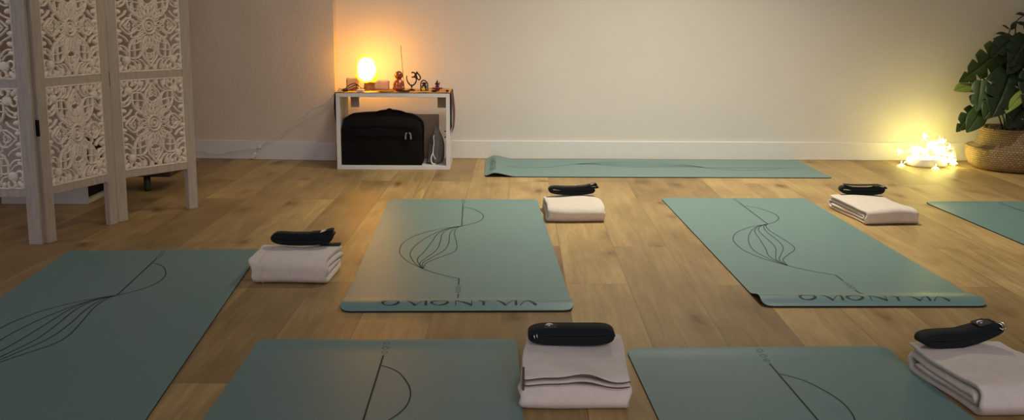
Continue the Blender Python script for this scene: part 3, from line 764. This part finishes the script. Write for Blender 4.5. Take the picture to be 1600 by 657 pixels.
om = thing('om_ornament', 'dark iron om symbol on a small stand right of the copper figure', 'ornament', (-.472, 5.90, TZ))
def omp(a, b): return (( a-295)/7.73*.00357, 0, .006 + (560-b)/7.73*.00360)
mb = MB()
def ostroke(pts, r): mb.tube(smooth_pts([omp(*p) for p in pts], 6), r, 8)
ostroke([(240,395),(238,430),(250,470),(272,500),(298,512),(328,498),(348,468),(352,440),(346,420)], [.0022 + .0018*sin(pi*i/48) for i in range(49)])
ostroke([(294,362),(312,358),(334,366),(340,386),(328,406),(308,414),(296,412)], .0037)
ostroke([(318,412),(338,416),(352,430)], .0037)
ostroke([(346,366),(352,388),(348,420)], .0034)
ostroke([(350,372),(370,372),(392,396),(402,420),(392,442),(372,440),(360,418),(358,395)], .0036)
ostroke([(352,362),(358,355),(366,362),(374,372)], .0034); mb.ball(omp(360,357), .0045, 10)
mb.build('symbol', M['iron'], om)
mb = MB(); mb.tube([omp(297,512), omp(296,540)], [.004,.005], 8); mb.lathe([(.020,0),(.020,.005),(.010,.008),(.006,.012)], 20); mb.build('stand', M['iron'], om)

gan = thing('arch_figurine', 'small dark seated idol under an arch with a yellow garland', 'figurine', (-.402, 5.90, TZ))
k = .00357/1.0
mb = MB(); pts = [(-.0185,0,0),(-.0185,0,.038),(-.013,0,.051),(-.003,0,.057),(.008,0,.053),(.0175,0,.040),(.0195,0,.020),(.0195,0,0)]
mb.tube(smooth_pts(pts, 6), .0032, 8); mb.box(-.022,.022,-.010,.010,0,.004, bev=.001); mb.build('arch', M['iron'], gan)
blobs('body', M['darkfig'], gan, [((0,0,.010),(.014,.009,.008)), ((0,0,.024),(.010,.008,.013)), ((0,-.001,.040),(.0075,.007,.008)), ((.001,-.008,.031),(.003,.003,.009)), ((-.009,0,.040),(.004,.002,.006)), ((.009,0,.040),(.004,.002,.006)), ((-.011,-.002,.022),(.004,.004,.009)), ((.011,-.002,.022),(.004,.004,.009))], .0018)
mb = MB(); mb.ball((-.004,-.013,.008), (.010,.007,.009), 12); mb.ball((-.003,-.012,.019), (.006,.005,.006), 10); mb.build('garland', M['yellow'], gan)['label'] = 'yellow garland'

lot = thing('lotus_figurine', 'tiny dark seated idol on a red lotus at the right end of the cabinet', 'figurine', (-.330, 5.90, TZ))
mb = MB(); mb.lathe([(.010,0),(.014,.004),(.012,.010)], 16)
for i in range(9):
    a = 2*pi*i/9; Mx = Matrix.Rotation(a, 4, 'Z')
    mb.ball((.017*cos(a), .013*sin(a), .013), (.013,.007,.0045), 10, 0, Mx @ Matrix.Rotation(R(-12), 4, 'Y'))
mb.ball((0,0,.016), (.014,.012,.006), 12); mb.build('lotus', M['redlotus'], lot)['label'] = 'red lotus seat'
mb = MB()
for sx, a in ((-1, 10), (1, -8), (1.35, 5)):
    mb = MB(); mb.ball((sx*.030, .004, .012), (.012,.008,.003), 10, 0, Matrix.Rotation(R(a), 4, 'Y')); mb.build('petal', M['pinkpetal'], lot)['label'] = 'pale pink petal'
blobs('body', M['darkfig'], lot, [((0,0,.024),(.012,.008,.005)), ((0,0,.034),(.0065,.005,.011)), ((0,0,.050),(.0055,.0055,.0065)), ((0,0,.058),(.002,.002,.004)), ((-.009,0,.038),(.003,.003,.009),20,'Y'), ((.010,0,.036),(.003,.003,.008),-30,'Y'), ((.013,-.001,.044),(.0025,.0025,.006),25,'Y')], .0016)
mb = MB(); mb.lathe([(.012,0),(.016,.002),(.013,.006),(.019,.010),(.018,.011),(.004,.008)], 20)
tag(mb.build('offering_bowl', M['darkfig'], None, (-.341, 5.815, TZ)), 'tiny bronze offering bowl in front of the red lotus', 'bowl')
mb = MB(); mb.lathe([(.007,0),(.009,.003),(.008,.008),(.005,.010)], 14)
tag(mb.build('incense_cone_burner', M['darkfig'], None, (-.272, 5.84, TZ)), 'small brown burner at the cabinet corner right of the lotus', 'burner')

# bag, pouch and cardboard in the cabinet
bag = thing('shoulder_bag', 'black nylon bag with two grey zip pulls inside the white cabinet', 'bag', (-.630, 5.86, .0215))
mb = MB(); nx, nz = 18, 12
def bagpt(u, w, side):
    # u across, w up, front or back
    x = -.222 + .444*u; top = .264 + .018*sin(pi*min(1, max(0, u)))**.8 - .022*sstep(.9, 1, u) - .02*sstep(.10, 0, u)
    z = w*top; bul = .012*sin(pi*u)*sin(pi*w)
    y = (-.085 - bul) if side == 0 else (.085 + bul)
    if w > .8: y *= 1 - .45*((w-.8)/.2)**1.5
    return (x - .012*sstep(.75,1,w)*(2*u-1), y + .002*sin(u*23+w*9), z)
F = [[bagpt(i/nx, j/nz, 0) for i in range(nx+1)] for j in range(nz+1)]; Bk = [[bagpt(i/nx, j/nz, 1) for i in range(nx+1)] for j in range(nz+1)]
def gridf(g, flip):
    vs = [p for r in g for p in r]; w = len(g[0]); fs = []
    for j in range(len(g)-1):
        for i in range(w-1):
            q = (j*w+i, j*w+i+1, (j+1)*w+i+1, (j+1)*w+i); fs.append(tuple(reversed(q)) if flip else q)
    mb.add(vs, fs)
gridf(F, False); gridf(Bk, True)
def lerp_strip(a, b, n=5): return [[tuple(V(p).lerp(V(q), k/n)) for p, q in zip(a, b)] for k in range(n+1)]
top = lerp_strip(F[-1], Bk[-1]); top = [[(x, y, z + .006*sin(pi*k/5)) for x, y, z in r] for k, r in enumerate(top)]
gridf(top, False); gridf(lerp_strip(F[0], Bk[0]), True)
gridf(lerp_strip([r[0] for r in F], [r[0] for r in Bk]), False); gridf(lerp_strip([r[-1] for r in F], [r[-1] for r in Bk]), True)
o = mb.build('bag_body', M['bag'], bag); w = o.modifiers.new('Weld', 'WELD'); w.merge_threshold = .0005; bevel(o, .006, 2)
mb = MB(); mb.tube([(-.20,-.0985,.172),(-.1,-.103,.170),(0,-.105,.169),(.1,-.103,.168),(.205,-.0985,.167)], .0035, 8)
mb.tube([(-.205,-.096,.214),(-.1,-.098,.218),(0,-.0985,.22),(.1,-.098,.218),(.19,-.096,.21)], .0025, 8); mb.build('zip', M['bag'], bag)
for x in (.136, .160):
    mb = MB(); mb.tube(smooth_pts([(x+(.007 if x < .15 else -.007), -.106, .180),(x, -.108, .176),(x-(.002 if x < .15 else -.002), -.109, .160),(x-(.003 if x < .15 else -.003), -.109, .146)], 4), [.004]*4+[.0045]*4+[.0055]*5, 8)
    mb.build('zip_pull', M['pull'], bag)['label'] = 'grey zip pull'
mb = MB(); mb.tube(smooth_pts([(-.03,-.03,.284),(0,-.032,.293),(.05,-.03,.296),(.10,-.03,.290),(.15,-.03,.272),(.19,-.02,.255)], 5), .006, 8); mb.tube(smooth_pts([(.02,-.035,.29),(.035,-.04,.303),(.05,-.038,.302),(.06,-.035,.29)], 4), .005, 8); mb.build('handle', M['bag'], bag)
mb = MB(); mb.tube(smooth_pts([(.205,-.05,.25),(.224,-.055,.235),(.228,-.055,.19),(.226,-.05,.12),(.226,-.045,.06)], 5), .005, 8); mb.build('side_strap', M['bag'], bag)

po = thing('drawstring_pouch', 'grey cloth pouch with white drawstring right of the black bag', 'pouch', (-.343, 5.87, .0215))
mb = MB(); nr = 14; n = 28; vs = []; fs = []
for j in range(nr+1):
    t = j/nr; z = .205*t
    wl = .047*(1-t**2.5)**.75 + .005; cx = -.004 + .010*t + .010*sin(3.1*t)
    for i in range(n):
        a = 2*pi*i/n; rr = 1 + .10*sin(4*a+5*t) + .06*sin(7*a-4*t)
        vs.append((cx + wl*.86*rr*cos(a), .055*(1-t*.75)*rr*sin(a), z))
for j in range(nr):
    for i in range(n): fs.append((j*n+i, j*n+(i+1) % n, (j+1)*n+(i+1) % n, (j+1)*n+i))
fs.append(tuple(range(n-1,-1,-1))); fs.append(tuple(nr*n+i for i in range(n)))
mb.add(vs, fs); subsurf(mb.build('pouch_body', M['pouch'], po), 1)
mb = MB(); mb.tube(smooth_pts([(-.002,-.030,.158),(-.006,-.036,.150),(-.003,-.042,.12),(-.006,-.052,.09),(-.008,-.060,.065),(-.016,-.064,.045),(-.018,-.066,.025),(-.012,-.068,.008),(-.002,-.070,.004),(.008,-.068,.003)], 5), .0036, 8)
mb.tube(smooth_pts([(-.008,-.060,.065),(-.002,-.064,.045),(.006,-.066,.03)], 5), .003, 8)
mb.build('drawstring', M['whitecord'], po)['label'] = 'white drawstring'
mb = MB(); mb.box(0, .19, 0, .006, 0, .255, bev=.001)
tag(mb.build('cardboard_sheet', M['card'], None, (-.520, 6.055, .0215)), 'brown cardboard sheet standing behind the black bag in the cabinet', 'cardboard')

# ------------------------------------------------------------------ fairy lights
PX, PY = 2.470, 6.005
mb = MB(); mb.lathe([(.104,0),(.110,.004),(.112,.012),(.112,.040),(.108,.046),(.100,.047),(.098,.044),(.002,.043)], 48)
tag(mb.build('round_tray', M['puck'], None, (PX, PY, 0)), 'round white tray on the floor under the heap of fairy lights', 'tray')
fl = thing('fairy_lights', 'heap of glowing flower fairy lights piled on the round white tray', 'string lights', (PX, PY, .045))
rnd = random.Random(21)
def flower_mesh():
    mb = MB(); n = 5
    for i in range(n):
        a = 2*pi*i/n; Mx = Matrix.Rotation(a, 4, 'Z')
        vs = [Mx @ V(p) for p in ((.003,0,0),(.010,-.0062,.003),(.016,-.005,.006),(.0225,0,.009),(.016,.005,.006),(.010,.0062,.003))]
        mb.add(vs, [(0,1,5),(1,2,4,5),(2,3,4)])
        vs2 = [v - V((0,0,.0022)) for v in vs]; mb.add(vs2, [(5,1,0),(5,4,2,1),(4,3,2)])
        for q in range(6): mb.add([vs[q], vs[(q+1) % 6], vs2[(q+1) % 6], vs2[q]], [(3,2,1,0)])
    mb.ball((0,0,0), .0045, 10); mb.tube([(0,0,-.002),(0,0,-.020)], .002, 6)
    return mb
spots = [(-.162,-.05,-.036,0,0), (-.012,-.165,-.040,0,0), (-.150,.02,.030,.3,-.6), (-.125,-.04,-.012,1.0,-.5), (-.10,-.07,.010,1.1,-.4),
         (-.03,-.02,.112,.8,-.2), (-.018,0,.128,.5,.3), (.062,-.02,.105,.9,.3), (.085,0,.092,.6,.8), (.115,-.03,.062,1.1,.7), (.125,-.05,.022,1.2,.6), (.132,-.06,-.016,1.2,.5), (.14,-.04,-.022,.9,.9), (.105,-.09,.0,1.2,.2), (.06,-.11,.012,1.3,0), (.075,-.10,-.008,1.4,.2)]
while len(spots) < 46:
    a = rnd.uniform(0, 2*pi); r = .105*sqrt(rnd.random()); z = .012 + .085*(1-(r/.12)**2)*rnd.uniform(.35, 1)
    spots.append((r*cos(a)+.005, r*sin(a)*.85, z, rnd.uniform(0, 1.3), rnd.uniform(-.9, .9)))
f0 = None
for i, (x, y, z, ax, ay) in enumerate(spots):
    if f0 is None: f = f0 = flower_mesh().build('flower_light', M['flower'], fl)
    else: f = f0.copy(); C.objects.link(f); f.parent = fl
    f.location = (x, y, z); f.rotation_euler = (ax if y <= .02 else -ax, ay, rnd.uniform(0, 6))
    if i < 2: f.rotation_euler = (pi, 0, .3*i); f.location.z = -.0325
mb = MB()
order = spots[:]; rnd.shuffle(order)
for i in range(0, len(order)-1):
    a, b = V(order[i][:3]), V(order[i+1][:3]); mid = (a+b)/2 + V((rnd.uniform(-.03,.03), rnd.uniform(-.03,.03), rnd.uniform(.005,.035)))
    mid.z = max(mid.z, .006)
    if i < 30: mb.tube(smooth_pts([a, mid, b], 6), .0011, 5)
for pts in ([(-.11,0,.03),(-.13,0,.07),(-.10,0,.100),(-.05,0,.085)], [(-.14,0,-.01),(-.155,0,.03),(-.13,.0,.055),(-.06,0,.06)], [(-.05,.02,.09),(-.085,.02,.12),(-.07,.02,.14),(-.03,.01,.12)],
            [(.08,0,.09),(.12,0,.085),(.155,0,.05),(.165,-.01,0),(.15,-.03,-.03),(.13,-.05,-.042)], [(0,0,.1),(.03,.01,.14),(.07,.01,.13)],
            [(-.01,-.118,.006),(-.012,-.13,-.01),(-.012,-.150,-.03),(.02,-.152,-.036),(.06,-.145,-.042),(.09,-.12,-.042)], [(.05,-.112,.002),(.06,-.125,-.02),(.075,-.13,-.04)],
            [(.12,-.06,-.042),(.15,-.09,-.043),(.17,-.12,-.043),(.20,-.13,-.043)]):
    mb.tube(smooth_pts(pts, 6), .0013, 5)
mb.build('wire', M['wire'], fl)

# ------------------------------------------------------------------ plant in a belly basket
BX, BY = 2.955, 5.905
pot = thing('potted_monstera', 'large monstera plant in a woven seagrass belly basket at the right', 'potted plant', (BX, BY, 0))
mb = MB()
prof = [(.205,0),(.235,.004),(.262,.022),(.278,.055),(.284,.090),(.285,.112),(.287,.122),(.278,.128),(.258,.133),(.242,.142),(.231,.156),(.224,.178),(.218,.205),(.206,.228),(.204,.236),(.198,.236),(.196,.22),(.20,.19)]
mb.lathe(prof, 72, fn=lambda r, z, a: (r*(1+.008*sin(7*a+z*20)+.004*sin(19*a)), .004*sin(3*a)*(z/.24)**2), capt=False)
mb.build('basket', M['basket'], pot)
mb = MB(); mb.lathe([(.0,.195),(.1,.198),(.2,.19)], 32, capb=False, capt=False); mb.build('soil', M['soil'], pot)
mb = MB()
rnd = random.Random(3)
for i in range(26):
    a = R(rnd.uniform(172, 212)); r = .203; p = V((r*cos(a), r*sin(a), .232)); q = p + V((rnd.uniform(-.035,.01), rnd.uniform(-.02,.01), rnd.uniform(-.012,.022))); mb.tube([p, (p+q)/2+V((0,0,.008)), q], .0016, 5)
mb.build('frayed_fibre', M['basket'], pot)['label'] = 'frayed seagrass fibres'
def leaf(base, tip, width, mat, notches=4, nrm=(-.3,-1,.35), droop=.12, holes=True, fold=.15, heart=True, seed=0):
    b, t = V(base), V(tip); ax = t-b; Ln = ax.length; ax.normalize()
    n = V(nrm); n = (n - ax*n.dot(ax)).normalized(); side = ax.cross(n); rnd = random.Random(seed)
    rows = 72; cols = 5; vs = []; fs = []; mb = MB(); ph = rnd.uniform(0, 1)
    for s in (-1, 1):
        o = len(vs)
        for i in range(rows+1):
            u = i/rows
            if heart: w = sin(pi*min(1, (u+.10)/1.10)**.75)**.75
            else: w = sin(pi*u**.85)
            if i == 0: w = .25 if heart else .02
            if i == rows: w = 0.01
            if notches:
                q = (u*notches*1.25 + ph + (.5 if s > 0 else 0)) % 1
                if .22 < u < .88: w *= 1 - .62*exp(-((q-.5)/.10)**2)
            for j in range(cols+1):
                f = j/cols*w; lat = f*width/2
                along = u*Ln + (.16*width*(f**2)*(1 if heart else .2))*(1-u)*1.0 - (.22*width*f*(1-u)**3 if heart else 0)
                c = -droop*Ln*(u**2) + droop*Ln*.9*u - .10*width*f*f + fold*lat
                p = b + ax*along + side*(lat*s) + n*c; vs.append(p)
        for i in range(rows):
            for j in range(cols):
                a = o + i*(cols+1)+j; q = (a, a+1, a+cols+2, a+cols+1); fs.append(q if s > 0 else tuple(reversed(q)))
    mb.add(vs, fs)
    mb.v = [tuple(V(v) - pot.location) for v in mb.v]
    o = mb.build('leaf', mat, pot); sd = o.modifiers.new('Solidify', 'SOLIDIFY'); sd.thickness = .0012
    return o
def stem(pts, r=.005): 
    mb = MB(); q = smooth_pts(pts, 6); mb.tube([p - pot.location for p in q], [r*(1.2-.5*i/len(q)) for i in range(len(q))], 8); mb.build('stem', M['stem'], pot)
SB = lambda dx, dy: (BX+dx, BY+dy, .19)
LV = [ # base, tip, width, material, notches, normal, root
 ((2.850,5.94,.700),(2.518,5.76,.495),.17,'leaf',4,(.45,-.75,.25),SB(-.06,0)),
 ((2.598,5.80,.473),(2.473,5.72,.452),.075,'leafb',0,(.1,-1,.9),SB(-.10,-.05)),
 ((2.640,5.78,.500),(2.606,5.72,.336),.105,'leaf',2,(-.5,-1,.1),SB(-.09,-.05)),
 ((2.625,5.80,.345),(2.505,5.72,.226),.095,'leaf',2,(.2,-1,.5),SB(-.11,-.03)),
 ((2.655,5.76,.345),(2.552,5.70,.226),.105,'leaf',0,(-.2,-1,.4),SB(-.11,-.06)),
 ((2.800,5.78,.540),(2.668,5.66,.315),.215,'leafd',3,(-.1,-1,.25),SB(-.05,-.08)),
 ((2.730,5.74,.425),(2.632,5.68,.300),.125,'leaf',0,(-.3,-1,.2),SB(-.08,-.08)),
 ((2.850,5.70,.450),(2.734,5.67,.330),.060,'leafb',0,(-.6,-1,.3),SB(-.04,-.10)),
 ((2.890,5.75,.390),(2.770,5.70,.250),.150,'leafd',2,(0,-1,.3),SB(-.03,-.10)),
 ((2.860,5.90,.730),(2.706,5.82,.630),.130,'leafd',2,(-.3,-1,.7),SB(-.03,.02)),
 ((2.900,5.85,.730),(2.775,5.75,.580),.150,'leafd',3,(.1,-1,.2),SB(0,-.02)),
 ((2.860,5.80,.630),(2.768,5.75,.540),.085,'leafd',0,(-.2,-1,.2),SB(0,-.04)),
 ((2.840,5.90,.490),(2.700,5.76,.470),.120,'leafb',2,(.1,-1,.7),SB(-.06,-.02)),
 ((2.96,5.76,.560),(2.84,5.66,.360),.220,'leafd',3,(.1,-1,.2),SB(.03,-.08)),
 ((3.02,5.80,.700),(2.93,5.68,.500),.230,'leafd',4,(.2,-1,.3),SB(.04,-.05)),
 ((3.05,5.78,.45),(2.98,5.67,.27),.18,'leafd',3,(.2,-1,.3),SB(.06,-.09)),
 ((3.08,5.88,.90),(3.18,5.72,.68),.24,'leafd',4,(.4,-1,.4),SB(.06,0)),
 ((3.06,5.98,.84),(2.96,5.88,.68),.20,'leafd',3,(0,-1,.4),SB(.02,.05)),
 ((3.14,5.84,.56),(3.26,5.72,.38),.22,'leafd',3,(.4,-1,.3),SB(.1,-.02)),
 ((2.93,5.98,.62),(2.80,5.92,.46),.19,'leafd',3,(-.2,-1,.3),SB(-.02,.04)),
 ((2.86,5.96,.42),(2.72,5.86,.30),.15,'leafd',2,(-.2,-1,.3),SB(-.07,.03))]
for i, (b, t, w, m, nn, nr, rt) in enumerate(LV):
    leaf(b, t, w, M[m], nn, nr, seed=i, droop=.16)
    b_ = V(b); r_ = V(rt); stem([rt, r_.lerp(b_, .45) + V((.03, .02, .07)), b_ + V((.015,.012,.015)), b], .0042)
TW = [((2.876,6.0,.747),(2.780,5.95,.753)), ((2.877,6.0,.779),(2.822,5.97,.797)), ((2.888,6.0,.772),(2.902,5.97,.826)), ((2.913,6.0,.814),(2.975,5.97,.799)), ((2.965,6.0,.858),(2.890,5.97,.861)), ((2.892,6.0,.736),(2.95,5.95,.748)), ((2.866,6.0,.70),(2.775,5.95,.688)), ((2.97,6.0,.90),(3.03,5.96,.93)), ((2.96,6.0,.83),(3.04,5.96,.80)), ((2.93,6.0,.68),(3.0,5.95,.66))]
for i, (b, t) in enumerate(TW): leaf(b, t, .032, M['leafd'], 0, (-.1,-.8,.9), heart=False, droop=.25, seed=i)
stem([SB(-.04,.08), (2.90,6.0,.45), (2.880,6.0,.69), (2.878,6.0,.75), (2.885,6.0,.785)], .004)
stem([SB(0,.08), (2.93,6.0,.5), (2.915,6.0,.74), (2.915,6.0,.82), (2.97,6.0,.87), (2.985,6.0,.93)], .004)

# ------------------------------------------------------------------ camera
f, H, yaw, pit, rol, cyy = 1656.06, .86164, .01501, .18626, .00666, 327.43
fw = V((sin(yaw)*cos(pit), cos(yaw)*cos(pit), -sin(pit))); rt = V((cos(yaw), -sin(yaw), 0)); up = rt.cross(fw)
r2 = rt*cos(rol) + up*sin(rol); u2 = -rt*sin(rol) + up*cos(rol)
cd = bpy.data.cameras.new('camera'); cam = bpy.data.objects.new('camera', cd); C.objects.link(cam)
cd.sensor_fit = 'HORIZONTAL'; cd.sensor_width = 36; cd.lens = 36*f/1600; cd.clip_start = .05
mw = Matrix.Identity(4)
for i in range(3): mw[i][0] = r2[i]; mw[i][1] = u2[i]; mw[i][2] = -fw[i]
mw.translation = V((0,0,H)); cam.matrix_world = mw
bpy.context.scene.camera = cam

# ------------------------------------------------------------------ light
def spot(loc, aim, power, col, angle, size, blend=1.0):
    d = bpy.data.lights.new('ceiling_spot', 'SPOT'); d.energy = power; d.color = col; d.spot_size = R(angle); d.spot_blend = blend; d.shadow_soft_size = size
    o = bpy.data.objects.new('ceiling_spot', d); C.objects.link(o); o.location = loc
    o.rotation_euler = (V(aim)-V(loc)).to_track_quat('-Z', 'Y').to_euler(); return o
spot((.95, 4.85, 2.5), (1.02, 4.8, 0), 285, (1.0,.93,.76), 106, .07)
wd = bpy.data.lights.new('wall_fill', 'AREA'); wd.shape = 'DISK'; wd.size = .5; wd.energy = 7; wd.color = (1.0,.92,.79); wd.spread = R(110)  # added soft area light that brightens the back wall
wo = bpy.data.objects.new('wall_fill', wd); C.objects.link(wo); wo.location = (.25, 4.3, 2.45)
wo.rotation_euler = (V((.3, 6.2, .55)) - V(wo.location)).to_track_quat('-Z', 'Y').to_euler()
ad = bpy.data.lights.new('front_fill', 'AREA'); ad.shape = 'RECTANGLE'; ad.size = 1.8; ad.size_y = 1.2; ad.energy = 13; ad.spread = R(85); ad.color = (.95,.89,1.0)  # added soft fill from behind the camera for the front blankets and mats
ao = bpy.data.objects.new('front_fill', ad); C.objects.link(ao); ao.location = (.9, -1.3, 1.9)
ao.rotation_euler = (V((.5, 2.4, 0)) - V(ao.location)).to_track_quat('-Z', 'Y').to_euler()
ld = bpy.data.lights.new('side_window', 'AREA'); ld.shape = 'RECTANGLE'; ld.size = 1.3; ld.size_y = 1.5; ld.energy = 7.5; ld.color = (.78,.80,1.0); ld.spread = R(130)
lo = bpy.data.objects.new('side_window', ld); C.objects.link(lo); lo.location = (-3.4, 2.7, 1.35)
lo.rotation_euler = (V((-.6, 3.1, .15)) - V(lo.location)).to_track_quat('-Z', 'Y').to_euler()
spot((.1, 3.3, 2.5), (-1.5, 4.3, .60), 42, (1.0,.80,.56), 34, .10)
w = bpy.data.worlds.new('dusk'); bpy.context.scene.world = w; w.use_nodes = True
bg = w.node_tree.nodes['Background']; bg.inputs[0].default_value = (.74,.71,.84,1); bg.inputs[1].default_value = .33
sc = bpy.context.scene
sc.view_settings.view_transform = 'Standard'; sc.view_settings.look = 'None'; sc.view_settings.exposure = 0; sc.view_settings.gamma = 1
sc.cycles.max_bounces = 8; sc.cycles.diffuse_bounces = 4; sc.cycles.sample_clamp_indirect = 6; sc.cycles.caustics_reflective = False; sc.cycles.caustics_refractive = False
